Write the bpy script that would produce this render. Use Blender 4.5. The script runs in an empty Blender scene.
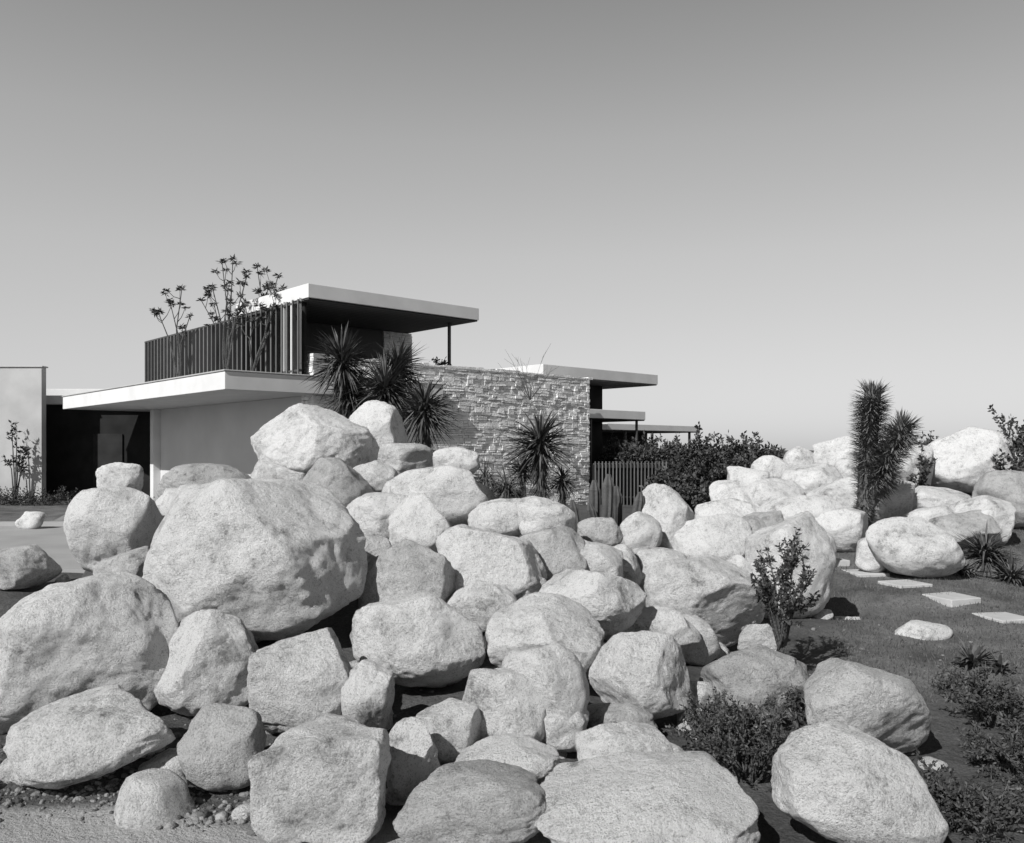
import bpy, math, random
import numpy as np
from mathutils import Vector, Matrix
random.seed(7)
rng = np.random.default_rng(11)
CAM_Z = 1.8
F = 850.0
scene = bpy.context.scene

# ---------------------------------------------------------------- helpers
def survey(px, py, d):
    """point at distance d (m, along +Y) on the survey bearing / elevation"""
    return Vector(((px-512)/F*d, d, CAM_Z-(py-450)/F*d))

def hash3(i, j, k, seed):
    h = (i.astype(np.int64)*374761393 + j.astype(np.int64)*668265263 + k.astype(np.int64)*2147483647 + seed*974711) & 0xffffffff
    h = ((h ^ (h >> 13))*1274126177) & 0xffffffff
    h = (h ^ (h >> 16))
    h = (h*2246822519) & 0xffffffff
    h = h ^ (h >> 15)
    return (h & 0xffff)/65535.0*2-1

def vnoise(p, seed=0):
    f = np.floor(p); t = p-f; t = t*t*t*(t*(t*6-15)+10)
    i, j, k = f[:, 0], f[:, 1], f[:, 2]
    r = 0
    for a in (0, 1):
        wa = t[:, 0] if a else 1-t[:, 0]
        for b in (0, 1):
            wb = t[:, 1] if b else 1-t[:, 1]
            for c in (0, 1):
                wc = t[:, 2] if c else 1-t[:, 2]
                r = r + wa*wb*wc*hash3(i+a, j+b, k+c, seed)
    return r

def fbm(p, seed=0, o=3):
    r = 0; a = 1.0
    for q in range(o):
        r = r + a*vnoise(p*(2.03**q)+q*17.3, seed+q); a *= .5
    return r

def mesh_obj(name, verts, faces, mat, smooth=False, parent=None):
    me = bpy.data.meshes.new(name)
    me.from_pydata([tuple(v) for v in verts], [], faces)
    me.update()
    if smooth:
        me.polygons.foreach_set('use_smooth', [True]*len(me.polygons))
    ob = bpy.data.objects.new(name, me)
    scene.collection.objects.link(ob)
    if mat: me.materials.append(mat)
    if parent:
        ob.parent = parent
        ob.matrix_parent_inverse = Matrix.Translation(-Vector(parent.location))
    return ob

class Geo:
    def __init__(s): s.v = []; s.f = []
    def box8(s, pts):
        n = len(s.v); s.v += pts
        for q in ((0,3,2,1),(4,5,6,7),(0,1,5,4),(1,2,6,5),(2,3,7,6),(3,0,4,7)):
            s.f.append(tuple(n+a for a in q))
    def tube(s, pts, radii, k=5):
        n = len(s.v)
        for i, p in enumerate(pts):
            d = (pts[min(i+1, len(pts)-1)]-pts[max(i-1, 0)])
            if d.length < 1e-6: d = Vector((0, 0, 1))
            d.normalize()
            a = d.orthogonal().normalized() if abs(d.z) > .9 else d.cross(Vector((0, 0, 1))).normalized()
            b = d.cross(a)
            for j in range(k):
                an = 2*math.pi*j/k
                s.v.append(p+(a*math.cos(an)+b*math.sin(an))*radii[i])
        for i in range(len(pts)-1):
            for j in range(k):
                s.f.append((n+i*k+j, n+i*k+(j+1) % k, n+(i+1)*k+(j+1) % k, n+(i+1)*k+j))
        s.f.append(tuple(n+(len(pts)-1)*k+j for j in range(k)))
    def blade(s, base, d, length, width, droop=0.0, fold=.25):
        """pointed sword leaf, 3 segments, V section"""
        d = d.normalized()
        side = d.cross(Vector((0, 0, 1)))
        if side.length < .05: side = Vector((1, 0, 0))
        side.normalize(); up = side.cross(d).normalized()
        n = len(s.v)
        prof = [(0, .55), (.35, 1), (.7, .7)]
        for t, w in prof:
            c = base+d*length*t+Vector((0, 0, -droop*length*t*t))
            s.v += [c-side*width*w*.5+up*width*fold*w, c, c+side*width*w*.5+up*width*fold*w]
        s.v.append(base+d*length+Vector((0, 0, -droop*length)))
        for i in range(2):
            a = n+i*3
            s.f += [(a, a+1, a+4, a+3), (a+1, a+2, a+5, a+4)]
        s.f += [(n+6, n+7, n+9), (n+7, n+8, n+9)]
    def leaf(s, c, d, length, width):
        d = d.normalized()
        side = d.cross(rvec()).normalized()
        n = len(s.v)
        s.v += [c, c+d*length*.5+side*width*.5, c+d*length, c+d*length*.5-side*width*.5]
        s.f.append((n, n+1, n+2, n+3))

def rvec():
    while True:
        v = Vector((random.uniform(-1, 1), random.uniform(-1, 1), random.uniform(-1, 1)))
        if .05 < v.length < 1: return v.normalized()

# ---------------------------------------------------------------- materials
def new_mat(name):
    m = bpy.data.materials.new(name); m.use_nodes = True
    nt = m.node_tree; b = nt.nodes['Principled BSDF']
    b.inputs['Specular IOR Level'].default_value = .2
    b.inputs['Roughness'].default_value = .85
    return m, nt, b

def N(nt, t, **kw):
    n = nt.nodes.new(t)
    for k, v in kw.items():
        if k in n.inputs: n.inputs[k].default_value = v
        else: setattr(n, k, v)
    return n

def ramp(nt, src, stops):
    r = nt.nodes.new('ShaderNodeValToRGB')
    e = r.color_ramp.elements
    while len(e) < len(stops): e.new(.5)
    for i, (p, c) in enumerate(stops):
        e[i].position = p; e[i].color = (c, c, c, 1)
    nt.links.new(src, r.inputs[0])
    return r.outputs[0]

def mul(nt, a, b):
    m = nt.nodes.new('ShaderNodeMath'); m.operation = 'MULTIPLY'
    for i, x in enumerate((a, b)):
        if isinstance(x, (int, float)): m.inputs[i].default_value = x
        else: nt.links.new(x, m.inputs[i])
    return m.outputs[0]
def add(nt, a, b):
    o = mul(nt, a, b); o.node.operation = 'ADD'; return o

def simple_mat(name, val, var=.15, scale=3.0, bump=.1, bscale=40, island=0.0, rough=.85):
    m, nt, b = new_mat(name)
    tc = N(nt, 'ShaderNodeTexCoord')
    n1 = N(nt, 'ShaderNodeTexNoise', Scale=scale, Detail=4.0)
    nt.links.new(tc.outputs['Object'], n1.inputs['Vector'])
    c = ramp(nt, n1.outputs[0], [(.3, val*(1-var)), (.7, val*(1+var))])
    if island:
        g = N(nt, 'ShaderNodeNewGeometry')
        c = mul(nt, c, ramp(nt, g.outputs['Random Per Island'], [(0, (1-island)/(1+island)), (1, 1)]))
        c = mul(nt, c, 1+island)
    nt.links.new(c, b.inputs['Base Color'])
    if bump:
        n2 = N(nt, 'ShaderNodeTexNoise', Scale=bscale, Detail=4.0)
        nt.links.new(tc.outputs['Object'], n2.inputs['Vector'])
        bp = N(nt, 'ShaderNodeBump', Strength=bump, Distance=.05)
        nt.links.new(n2.outputs[0], bp.inputs['Height']); nt.links.new(bp.outputs[0], b.inputs['Normal'])
    b.inputs['Roughness'].default_value = rough
    return m

def rock_mat():
    m, nt, b = new_mat('granite')
    tc = N(nt, 'ShaderNodeTexCoord'); oi = N(nt, 'ShaderNodeObjectInfo')
    off = N(nt, 'ShaderNodeVectorMath', operation='ADD')
    cmb = N(nt, 'ShaderNodeCombineXYZ')
    r100 = mul(nt, oi.outputs['Random'], 57.0)
    nt.links.new(r100, cmb.inputs[0]); nt.links.new(r100, cmb.inputs[2])
    nt.links.new(tc.outputs['Object'], off.inputs[0]); nt.links.new(cmb.outputs[0], off.inputs[1])
    V = off.outputs[0]
    def noise(scale, detail=4.0, rough=.6, dist=0.0):
        n = N(nt, 'ShaderNodeTexNoise', Scale=scale, Detail=detail, Roughness=rough, Distortion=dist)
        nt.links.new(V, n.inputs['Vector']); return n.outputs[0]
    big = noise(1.4, 5, .65)
    c = ramp(nt, big, [(.28, .42), (.42, .54), (.55, .60), (.75, .66)])
    spk = noise(105, 2, .8)
    c = mul(nt, c, ramp(nt, spk, [(.34, .58), (.48, .94), (.6, 1.0)]))
    mid = noise(15, 7, .88)
    c = mul(nt, c, ramp(nt, mid, [(.35, .52), (.46, .93), (.58, 1.0)]))
    st = noise(2.8, 9, .85)
    c = mul(nt, c, ramp(nt, st, [(.36, .45), (.44, .90), (.55, 1.0)]))
    w = noise(.8, 3, .5)
    c = add(nt, c, ramp(nt, w, [(.496, 0), (.5, .08), (.504, 0)]))
    c = mul(nt, c, ramp(nt, oi.outputs['Random'], [(0, .60), (.25, .84), (.6, .97), (1, 1.0)]))
    c = mul(nt, c, 1.58)
    mn = N(nt, 'ShaderNodeMath', operation='MINIMUM'); mn.inputs[1].default_value = .80
    nt.links.new(c, mn.inputs[0]); c = mn.outputs[0]
    nt.links.new(c, b.inputs['Base Color'])
    h = add(nt, mul(nt, noise(6, 10, .78), 2.0), mul(nt, spk, .3))
    bp = N(nt, 'ShaderNodeBump', Strength=.95, Distance=.045)
    nt.links.new(h, bp.inputs['Height']); nt.links.new(bp.outputs[0], b.inputs['Normal'])
    b.inputs['Roughness'].default_value = .9
    b.inputs['Specular IOR Level'].default_value = .12
    return m

M_ROCK = rock_mat()
M_WHITE = simple_mat('white_plaster', .42, .14, 1.0, .10, 30)
M_FASCIA = simple_mat('painted_fascia', .66, .07, 1.6, .03, 30)
M_GREYWALL = simple_mat('grey_plaster', .58, .06, .8, .05, 30)
M_DARK = simple_mat('dark_wall', .018, .3, 2, 0)
M_DOOR = simple_mat('dark_door', .026, .3, 2, 0)
M_STONE = simple_mat('sandstone', .78, .14, 5, .5, 25, island=.16)
M_MORTAR = simple_mat('mortar', .38, .2, 6, .4, 30)
M_METAL = simple_mat('painted_metal', .07, .1, 6, 0, rough=.5)
M_LOUVER = simple_mat('louver_metal', .13, .1, 6, 0, island=.25, rough=.5)
M_LEAF = simple_mat('leaf', .06, .3, 8, 0, island=.6, rough=.6)
M_YUCCA = simple_mat('yucca_leaf', .085, .25, 8, 0, island=.65, rough=.5)
M_JOSH = simple_mat('joshua_leaf', .14, .25, 8, 0, island=.6, rough=.6)
M_BARK = simple_mat('bark', .09, .3, 12, .6, 40)
M_CACTUS = simple_mat('cactus_skin', .08, .2, 6, .2, 30, rough=.6)
M_CONC = simple_mat('concrete', .32, .1, 1.2, .2, 60)
M_SLAB = simple_mat('stepping_slab', .46, .1, 4, .2, 60)
M_GRAVEL = simple_mat('gravel_mat', .17, .25, 6, .5, 60, island=.6)
M_GRASS = simple_mat('grass_mat', .10, .3, 4, 0, island=.5)

# dark stained plank soffit
M_SOFFIT, nt, b = new_mat('plank_soffit')
tc = N(nt, 'ShaderNodeTexCoord'); mp = N(nt, 'ShaderNodeMapping'); mp.inputs['Rotation'].default_value = (0, 0, math.radians(-42.5))
wv = N(nt, 'ShaderNodeTexWave', Scale=1.3, Distortion=.0); wv.bands_direction = 'Y'
nt.links.new(tc.outputs['Object'], mp.inputs[0]); nt.links.new(mp.outputs[0], wv.inputs['Vector'])
nt.links.new(ramp(nt, wv.outputs[1], [(0, .02), (.25, .12), (1, .09)]), b.inputs['Base Color'])

# ---------------------------------------------------------------- boulders table
B = [
 # front row
 (326,778,132,110,dict(box=4.5,spin=.1)), (224,743,84,80,dict(box=3.5)), (93,738,172,92,dict(roll=12,box=3,seed=2)),
 (78,648,192,146,dict(roll=5)), (206,660,114,104,dict(box=2.4)), (307,679,107,100,dict(box=2.8)),
 (472,803,150,68,dict(roll=5)), (640,806,226,76,dict(box=3)), (856,787,156,118,dict(roll=-16,box=2.4)),
 (628,754,106,60,dict(roll=-4)), (505,762,114,42,{}), (505,707,92,80,dict(box=3)),
 (412,758,58,76,dict(box=2.8)), (446,732,72,62,{}), (367,700,56,78,{}), (620,720,74,34,{}),
 (545,690,88,98,dict(roll=10)), (641,677,103,93,dict(box=2.3)), (757,680,110,74,{}), (862,706,132,96,dict(roll=-5,box=2.5)),
 (418,640,136,96,dict(roll=-8)), (545,638,120,84,dict(roll=-7)), (592,603,112,68,dict(roll=-4)),
 (560,727,60,46,{}), (695,700,44,40,{}), (692,822,60,44,{}),
 (655,632,88,54,dict(roll=-4)), (0,690,60,90,{}), 
 # big one and the heap behind it
 (251,560,228,166,dict(box=3.0,sub=6,shape='big')), (20,567,68,44,{}), (117,531,92,92,dict(roll=12)),
 (130,576,66,60,{}), (212,486,106,46,dict(roll=-3)), (312,441,122,76,dict(box=2.8,roll=-3,seed=4)),
 (372,437,68,74,dict(roll=-8)), (334,488,80,62,dict(roll=-5)), (403,462,60,38,{}), (385,519,90,54,{}),
 (441,497,100,64,{}), (422,535,68,84,dict(roll=-12,d=8.3,box=3)), (407,582,98,88,dict(roll=-7)), (492,566,112,84,dict(roll=-5)),
 (480,604,80,52,{}), (497,520,60,44,{}), (545,520,62,48,{}), (550,556,72,60,dict(roll=5)), (590,566,70,56,{}),
 (376,560,50,54,{}), (292,482,90,56,dict(d=10.9)), (240,500,80,44,dict(d=11.2)), (455,462,50,30,dict(d=13)), (600,535,46,36,{}), (372,480,60,40,{}),
 (620,575,46,60,dict(roll=9)), (690,640,58,48,{}), (525,592,50,40,{}), (405,497,54,38,{}), (180,506,60,36,{}),
 # middle right
 (668,522,60,78,dict(roll=9,box=3)), (640,533,44,44,{}), (708,545,92,64,{}), (702,602,120,92,dict(roll=-7)),
 (790,566,84,108,dict(box=3.2,roll=-6)), (752,545,54,60,{}), (660,570,60,46,{}), (742,592,50,74,{}), 
 (730,520,70,44,{}), (645,600,54,40,{}), (815,548,40,36,{}), (760,640,50,38,{}),
 # right hand heap
 (725,494,34,28,{}), (748,482,44,32,{}), (772,470,40,30,{}), (800,462,36,32,{}), (742,505,60,36,{}),
 (775,500,70,44,{}), (838,458,52,44,{}), (818,486,80,46,dict(roll=-4)), (800,520,92,52,dict(roll=4)), (845,500,70,48,{}),
 (905,470,60,60,{}), (962,461,90,70,dict(roll=-8,box=3)), (935,503,80,34,dict(roll=-4)), (886,500,60,50,{}),
 (916,548,96,62,dict(roll=-8)), (960,530,70,40,{}), (880,555,50,36,{}), (985,520,60,50,{}), (1010,500,60,60,{}),
 (760,530,60,40,{}), (840,530,60,46,{}), (935,525,60,40,{}), (1005,470,60,50,{}), (860,475,50,40,{}),
 # outliers
 (920,636,58,32,dict(d=8.6)), (846,625,34,18,dict(d=9.3)), (120,482,46,40,dict(d=22)), (32,521,28,20,dict(d=19)),
]
tabC = ([470,480,500,540,580,620,660,720,780,843,870], [11.8,11,10,8.8,7.8,6.9,6.1,5.2,4.5,3.95,3.75])
tabR = ([440,470,490,520,560,600,640,700,780,843,870], [26,21,18,15,12,10,8,6.1,4.6,3.95,3.75])
def depth(px, yb):
    w = min(1, max(0, (px-560)/140)); w = w*w*(3-2*w)
    return float(np.interp(yb, *tabC)*(1-w)+np.interp(yb, *tabR)*w)

rocks = []
for (px, py, w, h, o) in B:
    d = o.get('d', depth(px, py+h*.5))
    c = survey(px, py, d)
    rocks.append((c, w*.5*d/F, h*.5*d/F, o))
SP = np.array([(c.x, c.y, c.z-.9*rz, max(rx*.9, .35)) for c, rx, rz, o in rocks])

def terr(x, y):
    x = np.asarray(x, float).ravel(); y = np.asarray(y, float).ravel()
    num = np.zeros_like(x); den = np.full_like(x, .04)
    for sx, sy, sz, r in SP:
        w = np.exp(-((x-sx)**2+(y-sy)**2)/(r*1.25)**2)
        num += w*max(sz, -.05); den += w
    h = num/den
    p = np.stack([x, y, x*0], 1)
    near = np.clip(1-(np.abs(y-14)/30), 0, 1)*np.clip(1-(np.abs(x)/30), 0, 1)
    return h-.03+near*.05*fbm(p*.9, 5, 3)
def tz(x, y): return float(terr([x], [y])[0])

# ---------------------------------------------------------------- rocks
import bmesh
_ico = {}
def ico(sub):
    if sub not in _ico:
        bm = bmesh.new(); bmesh.ops.create_icosphere(bm, subdivisions=sub, radius=1)
        me = bpy.data.meshes.new('ico'); bm.to_mesh(me); bm.free()
        me.polygons.foreach_set('use_smooth', [True]*len(me.polygons))
        co = np.empty(len(me.vertices)*3); me.vertices.foreach_get('co', co)
        _ico[sub] = (me, co.reshape(-1, 3))
    return _ico[sub]

def rock_shape(sub, rx, ry, rz, seed, box=2.2, roll=0.0, spin=None, shape=None):
    r = np.random.default_rng(seed)
    v = ico(sub)[1]
    sp = r.uniform(-.7, .7) if spin is None else spin
    tl = r.uniform(-.2, .2)
    c0, s0 = math.cos(sp), math.sin(sp); c1, s1 = math.cos(tl), math.sin(tl)
    Rm = np.array([[c0, -s0, 0], [s0, c0, 0], [0, 0, 1]])@np.array([[1, 0, 0], [0, c1, -s1], [0, s1, c1]])
    u = v@Rm
    n = 1/np.power((np.abs(u)**box).sum(1), 1/box)
    p = v*n[:, None]
    p = p*(1+.16*vnoise(v*1.0+r.uniform(0, 50), seed))[:, None]
    cuts = []
    if shape == 'big':
        cuts = [((-.15, -1, .25), .74), ((.62, -.35, .70), .72), ((-.08, .1, 1), .86), ((-.95, -.3, .35), .84), ((.95, -.5, .1), .88), ((-.5, -.4, .9), .90), ((.25, -.9, -.3), .9)]
    else:
        for i in range(r.integers(6, 13)):
            nn = r.normal(size=3); nn[2] = nn[2] if nn[2] > -.5 else -nn[2]
            cuts.append((nn, r.uniform(.66, .92)))
    for nn, dd in cuts:
        nn = np.array(nn, float); nn /= np.linalg.norm(nn)
        t = p@nn-dd+.05*vnoise(p*2+dd*30, seed+20)
        soft = .022
        tt = np.where(t > 0, t*t/(t+soft), 0)
        p = p-nn[None]*(tt*.9)[:, None]
    off = r.uniform(0, 90)
    det = .038*vnoise(p*2.1+off, seed+1)+.021*vnoise(p*4.7+off, seed+2)+.012*vnoise(p*10+off, seed+3)+.008*vnoise(p*21+off, seed+4)+.004*vnoise(p*40+off, seed+5)
    # natural joints / ledges
    for q in range(r.integers(0, 3)):
        ln = r.normal(size=3); ln /= np.linalg.norm(ln)
        s_ = p@ln+.10*vnoise(p*1.9+off, seed+9+q)-r.uniform(-.5, .6)
        det = det-r.uniform(.015, .04)/(1+np.exp(np.clip(-s_/.018, -30, 30)))
    # spalled patches
    pt = vnoise(p*1.6+off*3, seed+31)+.35*vnoise(p*5+off, seed+32)
    det = det-.018/(1+np.exp(np.clip(-(pt-.2)/.035, -30, 30)))
    p = p*(1+det)[:, None]
    s = np.array([rx, ry, rz])
    mn, mx = p.min(0), p.max(0)
    p = (p-(mn+mx)/2)/((mx-mn)/2)
    q = p*s
    c, sn = math.cos(roll), math.sin(roll)
    if roll:
        elong = np.array([1.06, 1, .96]) if rx >= rz*.9 else np.array([.96, 1, 1.06])
        q = q*elong
        x = q[:, 0]*c-q[:, 2]*sn; z = q[:, 0]*sn+q[:, 2]*c
        q = np.stack([x, q[:, 1], z], 1)
        mn, mx = q.min(0), q.max(0)
        q = (q-(mn+mx)/2)/((mx-mn)/2)*s
    return q

for i, (c, rx, rz, o) in enumerate(rocks):
    wpx = rx*F/c.y*2
    sub = o.get('sub', 6 if wpx > 100 else (5 if wpx > 45 else 4))
    ry = .5*(rx+rz)*random.uniform(.85, 1.05)
    if rz < rx*.5: ry = rx*.8
    co = rock_shape(sub, rx, ry, rz, 300+i*7+o.get('seed', 0), o.get('box', random.uniform(2.2, 3.0)), math.radians(o.get('roll', 0)), o.get('spin'), o.get('shape'))
    me = ico(sub)[0].copy(); me.name = 'boulder'
    me.vertices.foreach_set('co', co.ravel()); me.update()
    me.materials.append(M_ROCK)
    ob = bpy.data.objects.new('boulder', me); ob.location = c
    scene.collection.objects.link(ob)

# small rocks wedged between
def rubble(name, pts, mat, sub):
    V = []; Fc = []; n = 0
    me0, _ = ico(sub)
    faces = np.array([p.vertices[:] for p in me0.polygons])
    for i, (x, y, z, r) in enumerate(pts):
        a = rng.uniform(.7, 1.3, 3)
        co = rock_shape(sub, r*a[0], r*a[1], r*.75*a[2], 5000+i, rng.uniform(2, 2.8), rng.uniform(-.5, .5))+np.array([x, y, z])
        V.append(co); Fc.append(faces+n); n += len(co)
    V = np.concatenate(V); Fc = np.concatenate(Fc)
    me = bpy.data.meshes.new(name)
    me.vertices.add(len(V)); me.vertices.foreach_set('co', V.ravel())
    me.loops.add(len(Fc)*3); me.loops.foreach_set('vertex_index', Fc.ravel())
    me.polygons.add(len(Fc)); me.polygons.foreach_set('loop_start', np.arange(len(Fc))*3)
    me.polygons.foreach_set('loop_total', np.full(len(Fc), 3))
    me.update(calc_edges=True); me.validate()
    me.polygons.foreach_set('use_smooth', [True]*len(me.polygons))
    me.materials.append(mat)
    ob = bpy.data.objects.new(name, me); scene.collection.objects.link(ob)
pts = []
for k in range(120):
    s = SP[rng.integers(0, 82)]
    a = rng.uniform(0, 6.28); rr = s[3]*rng.uniform(.7, 1.5)
    x, y = s[0]+math.cos(a)*rr, s[1]+math.sin(a)*rr
    if y < 4.1: continue
    r = rng.uniform(.05, .17)*(1+.03*y)
    pts.append((x, y, tz(x, y)+r*.1, r))
rubble('small_rocks', pts, M_ROCK, 4)
# clods of dirt in the bed at the lower left
pts = []
for k in range(2600):
    if k < 2000:
        x = rng.uniform(-2.9, -1.0); y = 3.95+abs(rng.normal(0, .5))
        if y < 4.1+.12*math.sin(x*5): 
            if rng.random() < .85: continue
    else:
        x = rng.uniform(-1.5, 5); y = rng.uniform(3.9, 9)
    pts.append((x, y, tz(x, y), min(.03, abs(rng.normal(0, .009))+.003)))
rubble('gravel', pts, M_GRAVEL, 2)

# ---------------------------------------------------------------- ground
def axis(lo, hi, st, far):
    a = list(np.arange(lo, hi, st)); s = st; v = hi
    while v < far: a.append(v); s *= 1.35; v += s
    a.append(far); s = st; v = lo-st
    while v > -far: a.insert(0, v); s *= 1.35; v -= s
    a.insert(0, -far)
    return np.array(a)
ax = axis(-13, 16, .1, 4000); ay = axis(2.5, 27, .1, 4000)
X, Y = np.meshgrid(ax, ay)
Z = terr(X, Y)
P = np.stack([X.ravel(), Y.ravel(), Z], 1)
nx, ny = len(ax), len(ay)
idx = np.arange(nx*ny).reshape(ny, nx)
Q = np.stack([idx[:-1, :-1], idx[:-1, 1:], idx[1:, 1:], idx[1:, :-1]], -1).reshape(-1, 4)
me = bpy.data.meshes.new('ground')
me.vertices.add(len(P)); me.vertices.foreach_set('co', P.ravel())
me.loops.add(len(Q)*4); me.loops.foreach_set('vertex_index', Q.ravel())
me.polygons.add(len(Q)); me.polygons.foreach_set('loop_start', np.arange(len(Q))*4)
me.polygons.foreach_set('loop_total', np.full(len(Q), 4))
me.update(calc_edges=True)
me.polygons.foreach_set('use_smooth', [True]*len(me.polygons))
def sstep(a, b, x):
    t = np.clip((x-a)/(b-a), 0, 1); return t*t*(3-2*t)
wob = .35*fbm(np.stack([P[:, 0], P[:, 1], P[:, 0]*0], 1)*1.1, 3, 3)
def lawn_mask(x, y, wb=0):
    return sstep(-.3, .3, x-.30*y-.6+wb)*sstep(5.5, 6.5, y+wb)*sstep(24, 20, y)
lawn = lawn_mask(P[:, 0], P[:, 1], wob)
lawn = np.maximum(lawn, sstep(-8, -9, P[:, 0]+wob)*sstep(19.5, 20, P[:, 1])*sstep(29, 28, P[:, 1]))
sand = sstep(4.22, 4.08, P[:, 1]+wob*.3-.06*P[:, 0]-.05)*sstep(1.0, 0.0, P[:, 0])
for nm, arr in (('lawn', lawn), ('sand', sand)):
    at = me.attributes.new(nm, 'FLOAT', 'POINT'); at.data.foreach_set('value', arr.astype(np.float32))
M_GROUND, nt, b = new_mat('ground_mat')
tc = N(nt, 'ShaderNodeTexCoord')
def gn(scale, det=5.0):
    n = N(nt, 'ShaderNodeTexNoise', Scale=scale, Detail=det, Roughness=.65); nt.links.new(tc.outputs['Object'], n.inputs['Vector']); return n.outputs[0]
dirt = mul(nt, ramp(nt, gn(2.0), [(.3, .08), (.7, .15)]), ramp(nt, gn(45), [(.3, .4), (.7, 1.0)]))
grass = mul(nt, ramp(nt, gn(1.1), [(.35, .10), (.65, .27)]), ramp(nt, gn(50), [(.3, .45), (.7, 1.0)]))
snd = mul(nt, ramp(nt, gn(1.5), [(.3, .30), (.7, .44)]), ramp(nt, gn(80), [(.3, .8), (.7, 1.0)]))
def mixf(fac, a, c):
    mx = N(nt, 'ShaderNodeMix', data_type='RGBA')
    nt.links.new(fac, mx.inputs[0]); nt.links.new(a, mx.inputs[6]); nt.links.new(c, mx.inputs[7]); return mx.outputs[2]
al = N(nt, 'ShaderNodeAttribute', attribute_name='lawn'); asd = N(nt, 'ShaderNodeAttribute', attribute_name='sand')
c = mixf(al.outputs['Fac'], dirt, grass); c = mixf(asd.outputs['Fac'], c, snd)
nt.links.new(c, b.inputs['Base Color'])
bp = N(nt, 'ShaderNodeBump', Strength=.8, Distance=.04)
nt.links.new(add(nt, gn(14), mul(nt, gn(70), .5)), bp.inputs['Height']); nt.links.new(bp.outputs[0], b.inputs['Normal'])
me.materials.append(M_GROUND)
ob = bpy.data.objects.new('ground', me); scene.collection.objects.link(ob)

# concrete driveway beyond the heap on the left
g = Geo()
g.box8([Vector(p) for p in ((-40,12.5,-.2),(-5.2,12.5,-.2),(-6.8,19.6,-.2),(-40,19.6,-.2),(-40,12.5,.05),(-5.2,12.5,.05),(-6.8,19.6,.05),(-40,19.6,.05))])
mesh_obj('driveway', g.v, g.f, M_CONC)
g = Geo()
g.box8([Vector(p) for p in ((-40,19.603,-.2),(-7,19.603,-.2),(-7,19.8,-.2),(-40,19.8,-.2),(-40,19.603,.14),(-7,19.603,.14),(-7,19.8,.14),(-40,19.8,.14))])
mesh_obj('kerb', g.v, g.f, M_CONC)

# lawn blades
g = Geo()
for k in range(26000):
    y = random.uniform(5.8, 14); x = random.uniform(.3*y, .75*y+1)
    if lawn_mask(np.array([x]), np.array([y]))[0] < .6: continue
    g.v += [Vector((x-.004, y, 0)), Vector((x+.004, y, 0)), Vector((x+random.uniform(-.02, .02), y+random.uniform(-.02, .02), random.uniform(.015, .045)))]
    g.f.append((len(g.v)-3, len(g.v)-2, len(g.v)-1))
xy = np.array([(v.x, v.y) for v in g.v]); hz = terr(xy[:, 0], xy[:, 1])
for v, h in zip(g.v, hz): v.z += h
mesh_obj('grass', g.v, g.f, M_GRASS)

# square-ish stepping stones leading off to the right
for (px, py, w) in ((826,578,32),(866,585,34),(905,594,36),(950,604,38),(1003,615,40),(1062,629,42)):
    d = 1530/(py-450); c = survey(px, py, d); r = w*.5*d/F
    zs = [tz(c.x+a_, c.y+b_) for a_ in (-r, 0, r) for b_ in (-r, 0, r)]
    z = sum(zs)/9*.4+max(zs)*.6
    rot = math.radians(random.uniform(5, 25)); g = Geo()
    cor = [(-r, -r*1.0), (r, -r*1.0), (r, r*1.0), (-r, r*1.0)]
    cor = [(a_*random.uniform(.85, 1.1), b_*random.uniform(.85, 1.1)) for a_, b_ in cor]
    cor = [(a_*math.cos(rot)-b_*math.sin(rot), a_*math.sin(rot)+b_*math.cos(rot)) for a_, b_ in cor]
    g.box8([Vector((c.x+a_, c.y+b_, z-.08)) for a_, b_ in cor]+[Vector((c.x+a_, c.y+b_, z+.012)) for a_, b_ in cor])
    ob = mesh_obj('stepping_stone', g.v, g.f, M_SLAB)
    m = ob.modifiers.new('bev', 'BEVEL'); m.width = .01; m.segments = 2

# ---------------------------------------------------------------- house
O = Vector((-6.76, 20, 0)); R = Vector((.737, .676, 0)).normalized(); L = Vector((-.676, .737, 0)).normalized()
def H(t, s, z): return O+R*t+L*s+Vector((0, 0, z))
house = bpy.data.objects.new('modernist_house', None); house.location = O; scene.collection.objects.link(house)
def hbox(name, t0, t1, s0, s1, z0, z1, mat, parent=house):
    g = Geo()
    g.box8([H(t0,s0,z0), H(t1,s0,z0), H(t1,s1,z0), H(t0,s1,z0), H(t0,s0,z1), H(t1,s0,z1), H(t1,s1,z1), H(t0,s1,z1)])
    ob = mesh_obj(name, g.v, g.f, mat, parent=parent)
    m = ob.modifiers.new('bev', 'BEVEL'); m.width = .012; m.segments = 2
    return ob
# carport canopy
hbox('canopy_slab', 0, 6.5, 0, 13.3, 3.23, 3.66, M_FASCIA)
hbox('canopy_cap', -.03, 6.53, -.03, 13.33, 3.663, 3.70, M_WHITE)
hbox('garage_wall', 2.6, 2.8, .9, 11.2, -.3, 3.228, M_GREYWALL)
hbox('garage_wall_post', 2.35, 2.75, 11.203, 11.5, -.3, 3.228, M_FASCIA)
# gloriette roof
hbox('roof_slab', 2.19, 7.84, 0, 4.2, 5.66, 6.02, M_FASCIA)
hbox('roof_soffit', 2.22, 7.81, .03, 4.17, 5.62, 5.657, M_SOFFIT)
hbox('gloriette_back_wall', 2.5, 6.79, 3.5, 3.7, 3.7, 5.617, M_SOFFIT)
hbox('gloriette_rear_louver', 2.35, 2.42, .5, 3.497, 3.75, 5.617, M_DARK)
hbox('roof_post', 7.30, 7.38, .75, .83, 3.7, 5.618, M_METAL)
hbox('deck_slab', 2.6, 13.0, .95, 6, 3.3, 3.9, M_MORTAR)
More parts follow.
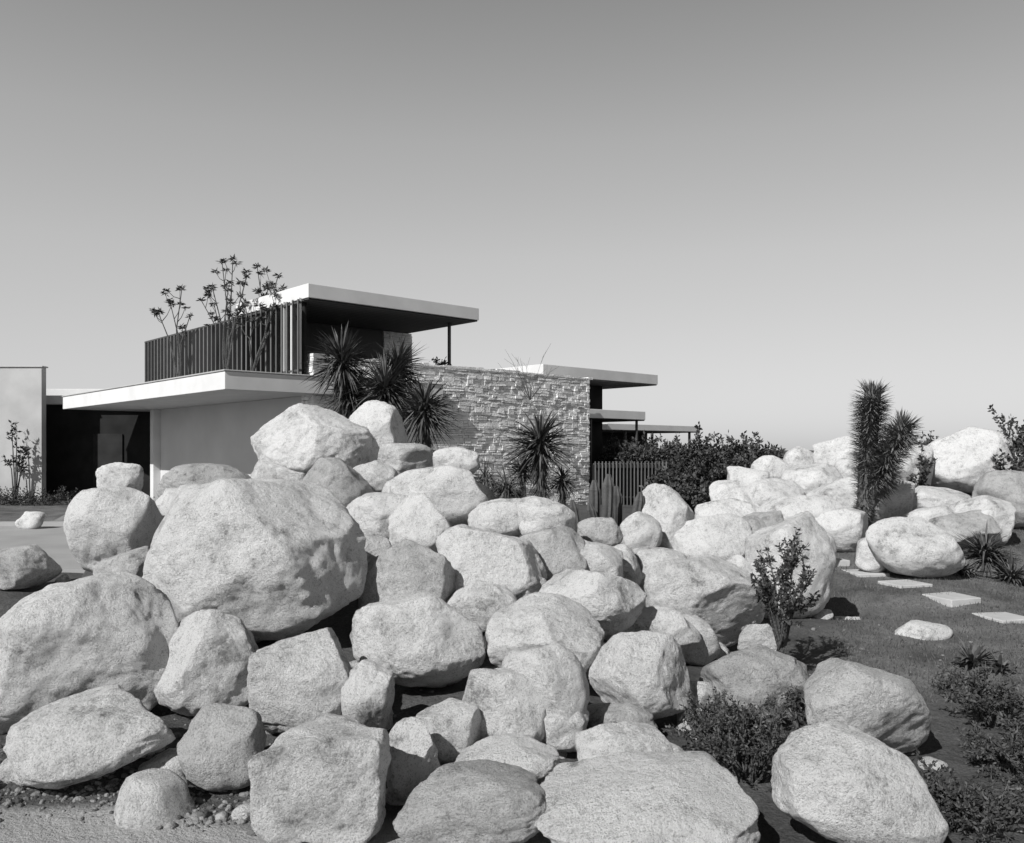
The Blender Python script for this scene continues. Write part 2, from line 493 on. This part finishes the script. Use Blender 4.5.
# louvres
g = Geo(); s = .15; i = 0
while s < 10.95:
    top = 5.60 if s < 4.1 else 5.50
    a = H(2.02, s, 3.72); dR = (R*.8+L*.6).normalized(); dL = Vector((-dR.y, dR.x, 0))
    w = .10; th = .014
    pts = [a-dR*w-dL*th, a+dR*w-dL*th, a+dR*w+dL*th, a-dR*w+dL*th]
    g.box8(pts+[p+Vector((0, 0, top-3.72)) for p in pts])
    s += .29; i += 1
mesh_obj('louvers', g.v, g.f, M_LOUVER, parent=house)
hbox('louver_top_rail', 1.98, 2.06, .1, 11, 5.50, 5.56, M_METAL)
hbox('louver_bottom_rail', 1.98, 2.06, .1, 11, 3.78, 3.84, M_METAL)
for s in (.12, .5, .95): hbox('louver_post', 1.99, 2.07, s, s+.07, 3.71, 5.65, M_FASCIA)

# stone walls
def stonework(g, P0, U, Nn, length, z0, z1):
    z = z0
    ph = random.uniform(0, 6)
    def wav(u, zz):
        k = min(1, max(0, (z1-zz)/.3))*min(1, max(0, (zz-z0)/.3))
        return k*(.018*math.sin(u*1.7+zz*3+ph)+.014*math.sin(u*4.1-zz*5+ph*2))
    while z < z1-.03:
        ch = min(random.choice((.06, .07, .09, .11, .14, .17)), z1-z); u = 0
        if z1-z-ch < .05: ch = z1-z
        while u < length-.02:
            ln = min(random.uniform(.10, .42), length-u)
            if length-u-ln < .10: ln = length-u
            pr = random.uniform(.005, .05); gp = .006
            split = [(0, 1)] if ch < .12 or random.random() < .45 else [(0, .5), (.5, 1)]
            def J(): return random.uniform(-.016, .016)
            for a0, a1 in split:
                pr2 = pr+random.uniform(-.004, .015)
                pts = []
                for (zz) in (z+ch*a0+gp, z+ch*a1-gp):
                    for (uu, nn) in ((u+gp, -.08), (u+gp, pr2), (u+ln-gp, pr2), (u+ln-gp, -.08)):
                        e = J()*.6 if nn > 0 else 0
                        pts.append(P0+U*(uu+J()*.6)+Nn*(nn+e)+Vector((0, 0, zz+wav(uu, zz)+J()*.5)))
                g.box8([pts[0], pts[3], pts[2], pts[1], pts[4], pts[7], pts[6], pts[5]])
            u += ln
        z += ch
ZW = 4.22
hbox('stone_wall_core', 2.55, 13.0, .36, .86, -.3, ZW-.02, M_MORTAR)
g = Geo()
stonework(g, H(2.50, .34, 0), R, -L, 10.52, -.2, ZW)
stonework(g, H(2.53, .30, 0), L, -R, .6, -.2, ZW)
stonework(g, H(13.02, .30, 0), L, R, .6, -.2, ZW)
u = 2.5
while u < 13:
    ln = random.uniform(.2, .6); a = random.uniform(-.03, .03)
    g.box8([H(u,.28,ZW-.01), H(u+ln-.01,.28,ZW-.01), H(u+ln-.01,.92,ZW-.01), H(u,.92,ZW-.01), H(u,.28,ZW+.05+a), H(u+ln-.01,.28,ZW+.06+a), H(u+ln-.01,.92,ZW+.06+a), H(u,.92,ZW+.06+a)])
    u += ln
mesh_obj('stone_wall_masonry', g.v, g.f, M_STONE, parent=house)
hbox('chimney_core', 6.8, 7.9, 3.5, 4.1, 3.7, 5.615, M_MORTAR)
g = Geo()
stonework(g, H(6.8, 3.5, 0), R, -L, 1.1, 3.7, 5.61)
stonework(g, H(7.9, 3.5, 0), L, R, .6, 3.7, 5.61)
mesh_obj('chimney_masonry', g.v, g.f, M_STONE, parent=house)
# living wing roofs
hbox('living_roof', 12.0, 18.35, 1.5, 6, 4.38, 4.76, M_FASCIA)
hbox('living_roof_soffit', 12.03, 18.32, 1.53, 5.97, 4.34, 4.377, M_SOFFIT)
hbox('living_wall', 13.2, 17, 3.2, 3.4, -.2, 4.337, M_DARK)
hbox('patio_roof', 13.1, 17.2, 1.2, 4.2, 2.95, 3.27, M_FASCIA)
hbox('patio_roof_soffit', 13.12, 17.18, 1.22, 4.18, 2.91, 2.947, M_SOFFIT)
hbox('guest_roof', 20.5, 27.6, 6.0, 9.8, 2.72, 3.0, M_FASCIA)
hbox('guest_roof_soffit', 20.52, 27.58, 6.02, 9.78, 2.68, 2.717, M_SOFFIT)
for t in (22, 24, 27): hbox('guest_post', t, t+.1, 6.2, 6.3, -.1, 2.678, M_METAL)
hbox('guest_wall', 20.55, 26.9, 8.8, 9, -.2, 2.678, M_DARK)
for t in (14.2, 16.8): hbox('patio_post', t, t+.08, 1.3, 1.38, -.1, 2.908, M_METAL)

# garage wing on the left
wing = bpy.data.objects.new('garage_wing', None); wing.location = (-18, 30, 0); scene.collection.objects.link(wing)
def wbox(name, x0, x1, y0, y1, z0, z1, mat, par=wing):
    g = Geo()
    g.box8([Vector(p) for p in ((x0,y0,z0),(x1,y0,z0),(x1,y1,z0),(x0,y1,z0),(x0,y0,z1),(x1,y0,z1),(x1,y1,z1),(x0,y1,z1))])
    o = mesh_obj(name, g.v, g.f, mat, parent=par)
    m = o.modifiers.new('bev', 'BEVEL'); m.width = .012; m.segments = 2
    return o
wbox('plaster_wall', -28, -16.6, 30, 30.3, -.2, 4.72, M_WHITE)
wbox('wall_coping', -28, -16.55, 29.95, 30.35, 4.723, 4.77, M_WHITE)
wbox('wing_fascia', -17.6, -11.5, 31.3, 31.5, 3.5, 4.05, M_FASCIA)
wbox('wing_roof', -17.6, -11.5, 31.503, 37, 3.7, 4.0, M_FASCIA)
wbox('carport_back_wall', -22, -9, 35, 35.2, -.2, 3.69, M_DARK)
wbox('carport_side_wall', -12.3, -12.1, 31.6, 34.98, -.2, 3.69, M_DARK)
wbox('carport_screen', -18.2, -12.32, 31.7, 31.8, -.2, 3.49, M_DARK)
wbox('carport_door', -15.6, -14.5, 31.63, 31.69, .0, 2.4, M_DOOR)

# slat fence
fence = bpy.data.objects.new('slat_fence', None); fence.location = (3.5, 28, 0); scene.collection.objects.link(fence)
g = Geo()
for k in range(21):
    x = 2.75+k*.118
    y = 28.2
    g.box8([Vector(p) for p in ((x,y,-.1),(x+.03,y,-.1),(x+.03,y+.09,-.1),(x,y+.09,-.1),(x,y,1.42),(x+.03,y,1.42),(x+.03,y+.09,1.42),(x,y+.09,1.42))])
mesh_obj('slats', g.v, g.f, M_LOUVER, parent=fence)
wbox('rail_top', 2.7, 5.2, 28.3, 28.35, 1.30, 1.36, M_METAL, fence)
wbox('rail_bottom', 2.7, 5.2, 28.3, 28.35, .2, .26, M_METAL, fence)
wbox('backing', 2.7, 5.2, 28.5, 28.55, -.1, 1.3, M_DARK, fence)

# ---------------------------------------------------------------- plants
def yucca(name, c, R_, n, trunk_to=None, droop=.15, lw=.045, mat=M_YUCCA, lo=-.6):
    g = Geo()
    for k in range(n):
        while True:
            d = rvec()
            if d.z > lo: break
        b0 = c+Vector((0, 0, random.uniform(-.25, .15)*R_))+d*.05*R_
        g.blade(b0, d, R_*random.uniform(.65, 1.08), lw*random.uniform(.7, 1.1), droop=droop*random.uniform(.2, 1.8))
    root = bpy.data.objects.new(name, None); root.location = c; scene.collection.objects.link(root)
    mesh_obj('leaves', g.v, g.f, mat, parent=root)
    if trunk_to is not None:
        g = Geo(); a = trunk_to; b_ = c
        g.tube([a, a.lerp(b_, .5)+Vector((.03, 0, 0)), b_], [R_*.13, R_*.12, R_*.14], 8)
        for k in range(int(n*1.2)):   # dead skirt
            t = random.uniform(.25, 1); p = a.lerp(b_, t); an = random.uniform(0, 6.28)
            g.blade(p, Vector((math.cos(an)*.7, math.sin(an)*.7, -1)), R_*random.uniform(.3, .6), lw*.7)
        mesh_obj('trunk', g.v, g.f, M_BARK, smooth=False, parent=root)
for (px, py, d, r) in ((342,362,19.0,42),(385,388,18.6,43),(424,408,18.2,40),(398,368,19.4,34),(352,392,19.2,34)):
    c = survey(px, py, d)
    yucca('yucca', c, r*d/F, 340, Vector((c.x+random.uniform(-.1, .1), c.y+.1, 0)), lw=.05, lo=-.85)
c = survey(540, 443, 16.5); yucca('yucca', c, 42*16.5/F, 260, Vector((c.x, c.y, 0)), lw=.05)
c = survey(507, 492, 15.2); yucca('yucca', c, 38*15.2/F, 300, None, droop=.8, lw=.025)
c = survey(485, 480, 17); yucca('yucca', c, 30*17/F, 180, None, droop=.7, lw=.025)
c = survey(522, 470, 17); yucca('yucca', c, 24*17/F, 140, Vector((c.x, c.y, 0)), droop=.2, lw=.04)
c = survey(562, 480, 16.8); yucca('yucca', c, 22*16.8/F, 120, Vector((c.x, c.y, 0)), droop=.3, lw=.035)
for (px, py, r, n, lw, nm) in ((985,566,34,200,.035,'aloe'),(1012,572,30,160,.035,'aloe'),(962,572,24,120,.03,'aloe'),(972,655,30,60,.045,'agave'),(1000,660,20,40,.04,'agave')):
    d = 1530/(py+12-450); c = survey(px, py, d); c.z = tz(c.x, c.y)+.02
    yucca(nm, c, r*d/F*1.2, n, None, droop=.35, lw=lw, lo=.05)

# columnar cactus group
g = Geo()
for (px, top, lean, w) in ((578,500,-6,8),(590,480,4,10),(602,474,6,10),(613,486,3,9),(624,492,16,9),(597,503,-8,8),(634,508,12,8)):
    d = 11.6+random.uniform(-.3, .3)
    b0 = survey(px, 560, d); t0 = survey(px+lean, top, d); n0 = len(g.v); r = w*.55*d/F
    K = 16; segs = 8
    for i in range(segs+1):
        t = i/segs; p = b0.lerp(t0, t); p.x += math.sin(t*3)*.03
        rr = r*(1 if t < .85 else math.sqrt(max(.02, 1-((t-.85)/.16)**2)))
        for j in range(K):
            an = 2*math.pi*j/K; q = rr*(1.12 if j % 2 else .82)
            g.v.append(p+Vector((math.cos(an)*q, math.sin(an)*q, 0)))
    for i in range(segs):
        for j in range(K): g.f.append((n0+i*K+j, n0+i*K+(j+1) % K, n0+(i+1)*K+(j+1) % K, n0+(i+1)*K+j))
    g.f.append(tuple(n0+segs*K+j for j in range(K)))
mesh_obj('columnar_cactus', g.v, g.f, M_CACTUS)

# joshua tree
g = Geo(); gl = Geo()
def col(p0, p1, p2, r0, r1, leafL, n, tstart=.0):
    pts = [p0.lerp(p1, t).lerp(p1.lerp(p2, t), t) for t in np.linspace(0, 1, 9)]
    g.tube(pts, [r0+(r1-r0)*t for t in np.linspace(0, 1, 9)], 9)
    for k in range(n):
        t = tstart+(1-tstart)*random.random()**.8
        p = p0.lerp(p1, t).lerp(p1.lerp(p2, t), t); ax_ = (p2-p0).normalized()
        d = rvec(); d = (d-ax_*d.dot(ax_)).normalized()
        el = random.uniform(-.35, .7) if t < .93 else random.uniform(.2, 2.5)
        rr = r0+(r1-r0)*t
        gl.blade(p+d*rr*.6, (d+ax_*el), leafL*random.uniform(.6, 1.1)*(1 if t > .3 else .75), .017, droop=.05)
D = 12.9
base = survey(858, 574, D); base.z = tz(base.x, base.y)-.05
fork = survey(867, 498, D); tip = survey(873, 392, D)
col(base, survey(861, 530, D), fork, .15, .13, .15, 1100)
col(fork, survey(868, 440, D), tip, .14, .12, .27, 2200)
col(fork, survey(884, 468, D-.2), survey(905, 424, D-.3), .12, .11, .27, 1700, .15)
col(fork.lerp(base, .2), survey(880, 490, D+.2), survey(892, 472, D+.4), .10, .09, .2, 500, .3)
jt = bpy.data.objects.new('joshua_tree', None); jt.location = base; scene.collection.objects.link(jt)
mesh_obj('trunk', g.v, g.f, M_BARK, True, jt); mesh_obj('spiky_leaves', gl.v, gl.f, M_JOSH, False, jt)

def shrub(name, base, w, h, nstem, nleaf, ll, lw, mat=M_LEAF, dep=None, spread=1.0):
    g = Geo(); gl = Geo(); dep = dep or w
    ends = []
    for k in range(nstem):
        an = random.uniform(0, 6.28); rr = math.sqrt(random.random())*spread
        tip = base+Vector((math.cos(an)*rr*w*.5, math.sin(an)*rr*dep*.5, h*random.uniform(.5, 1.05)*(1-.35*rr*rr)))
        mid = base.lerp(tip, .5)+Vector((0, 0, h*.12))+rvec()*w*.05
        g.tube([base+rvec()*w*.05, mid, tip], [.008*h+.004, .005*h+.003, .003], 4)
        segs = [(mid, tip)]
        for q in range(3):
            s_ = mid.lerp(tip, random.uniform(0, .8)); e = s_+(tip-mid)*.45+rvec()*w*.16
            g.tube([s_, e], [.005, .002], 3); segs.append((s_, e))
        ends += segs
    per = max(1, nleaf//len(ends))
    for a, b_ in ends:
        for q in range(per):
            t = random.random()**.6; p = a.lerp(b_, t)
            d = (b_-a).normalized()*.5+rvec()
            gl.leaf(p+rvec()*w*.02, d, ll*random.uniform(.6, 1.2), lw)
    root = bpy.data.objects.new(name, None); root.location = base; scene.collection.objects.link(root)
    mesh_obj('stems', g.v, g.f, M_BARK, False, root); mesh_obj('leaves', gl.v, gl.f, mat, False, root)

def shrub_at(name, px, py_base, d, wpx, hpx, *a, **k):
    p = survey(px, py_base, d)
    shrub(name, p, wpx*d/F, hpx*d/F, *a, **k)
# foreground shrubs
shrub_at('shrub', 780, 652, 7.0, 78, 120, 22, 2300, .045, .018)
shrub_at('shrub', 748, 792, 4.75, 130, 90, 50, 6000, .028, .012)
shrub_at('shrub', 712, 745, 5.2, 70, 45, 22, 1600, .03, .012)
shrub_at('shrub', 800, 730, 5.3, 60, 40, 22, 1400, .03, .012)
shrub_at('shrub', 990, 735, 5.6, 80, 65, 34, 3000, .035, .014)
shrub_at('shrub', 960, 850, 4.2, 130, 80, 40, 4600, .03, .012)
shrub_at('shrub', 1020, 800, 4.8, 100, 80, 40, 4000, .03, .012)
shrub_at('shrub', 960, 705, 6.3, 60, 35, 24, 1200, .035, .013)
# background masses
for (px, d, w, top, n) in ((640,31,60,430,4000),(700,30,90,443,6000),(745,29,70,436,4500),(618,33,40,436,2500),(675,33,60,440,3500),(770,30,60,452,3000),(672,26,50,470,3000),(690,25,40,478,2500)):
    zt = CAM_Z+(450-top)/F*d
    shrub('bush', Vector(((px-512)/F*d, d, 0)), w*d/F, zt, 50, n, .16, .08, dep=2.5)
for (px, d, w, top, n) in ((1015,17,90,425,7000),(985,19,60,445,4000),(905,17,34,440,2500),(1040,15,80,470,5000),(925,20,60,432,3000)):
    zt = CAM_Z+(450-top)/F*d
    shrub('bush', Vector(((px-512)/F*d, d, .3)), w*d/F, zt-.3, 60, int(n*1.4), .09, .045, dep=2)
for k in range(7):
    shrub('low_hedge', Vector((-26+k*2.1, 28.2+random.uniform(-.3, .3), 0)), 2.6, .3, 40, 1800, .09, .04, dep=1.2)
shrub('climbing_plant', Vector((-17.3, 29.6, 0)), 1.0, 3.0, 7, 260, .16, .07, dep=.4)
def twig(name, base, w, h, n):
    g = Geo()
    for k in range(n):
        tip = base+Vector((random.uniform(-.5, .5)*w, random.uniform(-.3, .3)*w, h*random.uniform(.5, 1)))
        mid = base.lerp(tip, .5)+rvec()*.08
        g.tube([base, mid, tip], [.011, .007, .003], 4)
        for q in range(3):
            s_ = mid.lerp(tip, random.random()); g.tube([s_, s_+(tip-mid)*.4+rvec()*w*.15], [.005, .003], 3)
    mesh_obj(name, g.v, g.f, M_BARK)
twig('bare_shrub', survey(530, 400, 26.3), 1.5, 1.4, 12)
p = H(7.0, .7, ZW-.1); shrub('deck_plant', p, .8, .45, 10, 180, .12, .05)

# wide leggy plant with small tufted heads on the deck: one plant, several stems
g = Geo(); gl = Geo()
def stems(base, tips):
    for tp in tips:
        mid = base.lerp(tp, .55)+Vector((random.uniform(-.15, .15), 0, .12))
        g.tube([base, base.lerp(mid, .5)+rvec()*.05, mid, tp], [.032, .027, .02, .012], 5)
        subs = [tp]
        for q in range(random.choice((3, 4))):
            s_ = mid.lerp(tp, random.uniform(.0, .8)); e = s_+Vector((random.uniform(-.4, .4), random.uniform(-.3, .3), random.uniform(.2, .6)))
            m_ = s_.lerp(e, .5)+Vector((0, 0, -.07))
            g.tube([s_, m_, e], [.013, .010, .008], 4); subs.append(e)
        for e in subs:
            for q in range(26):
                d = rvec(); d.z = d.z*.4+.05
                gl.leaf(e+rvec()*.03, d, random.uniform(.08, .19), .04)
for bs, tps in [ (H(1.6, 6.9, 3.7), [(158,312),(170,302),(182,288),(190,316)]),
           (H(2.5, 5.0, 3.7), [(212,286),(222,262),(214,304),(201,300)]),
           (H(1.6, 3.6, 3.7), [(233,258),(228,290),(247,276),(240,310)]),
           (H(2.4, 3.0, 3.7), [(257,266),(268,285),(278,276),(262,304)]),
           (H(1.6, 2.0, 3.7), [(283,288),(270,310),(255,320)]) ]:
    stems(bs, [survey(a, b_, bs.y+random.uniform(-.4, .4)) for a, b_ in tps])
root = bpy.data.objects.new('deck_shrub', None); root.location = H(2, 4.5, 3.7); scene.collection.objects.link(root)
mesh_obj('branches', g.v, g.f, M_BARK, False, root); mesh_obj('leaf_tufts', gl.v, gl.f, M_LEAF, False, root)

# ---------------------------------------------------------------- light, sky, camera
az = Vector((-.59, -.807, 0)).normalized(); EL = math.radians(39)
sd = Vector((az.x*math.cos(EL), az.y*math.cos(EL), math.sin(EL)))
sun = bpy.data.lights.new('sun', 'SUN'); sun.energy = 5.0; sun.angle = math.radians(.5); sun.color = (1, .995, .985)
so = bpy.data.objects.new('sun', sun); so.rotation_euler = sd.to_track_quat('Z', 'Y').to_euler(); so.location = (0, 0, 30)
scene.collection.objects.link(so)
w = bpy.data.worlds.new('World'); scene.world = w; w.use_nodes = True
nt = w.node_tree; bg = nt.nodes['Background']
sky = nt.nodes.new('ShaderNodeTexSky'); sky.sky_type = 'NISHITA'; sky.sun_disc = False
sky.sun_elevation = EL; sky.sun_rotation = math.atan2(az.x, az.y) % (2*math.pi)
bw = nt.nodes.new('ShaderNodeRGBToBW')
nt.links.new(sky.outputs[0], bw.inputs[0])
# monochrome film response: hazier, flatter sky near the horizon; unseen zenith darkened to lower the fill light
pw = nt.nodes.new('ShaderNodeMath'); pw.operation = 'POWER'; pw.inputs[1].default_value = .42
nt.links.new(bw.outputs[0], pw.inputs[0])
geo = nt.nodes.new('ShaderNodeTexCoord'); sx = nt.nodes.new('ShaderNodeSeparateXYZ')
nt.links.new(geo.outputs['Generated'], sx.inputs[0])
zr = ramp(nt, sx.outputs[2], [(0, .90), (.22, .88), (.34, .78), (.47, .58), (.60, .06), (1, .02)])
nt.links.new(mul(nt, mul(nt, pw.outputs[0], zr), 3.95), bg.inputs[0])
bg.inputs[1].default_value = .09
cam = bpy.data.cameras.new('camera'); co = bpy.data.objects.new('camera', cam); scene.collection.objects.link(co)
co.location = (0, 0, CAM_Z); co.rotation_euler = (math.radians(90), 0, 0)
cam.sensor_width = 36; cam.lens = 36*F/1024; cam.shift_y = 28.5/1024; cam.clip_end = 9000; cam.clip_start = .05
scene.camera = co
scene.view_settings.view_transform = 'Standard'; scene.view_settings.look = 'None'; scene.view_settings.exposure = 0
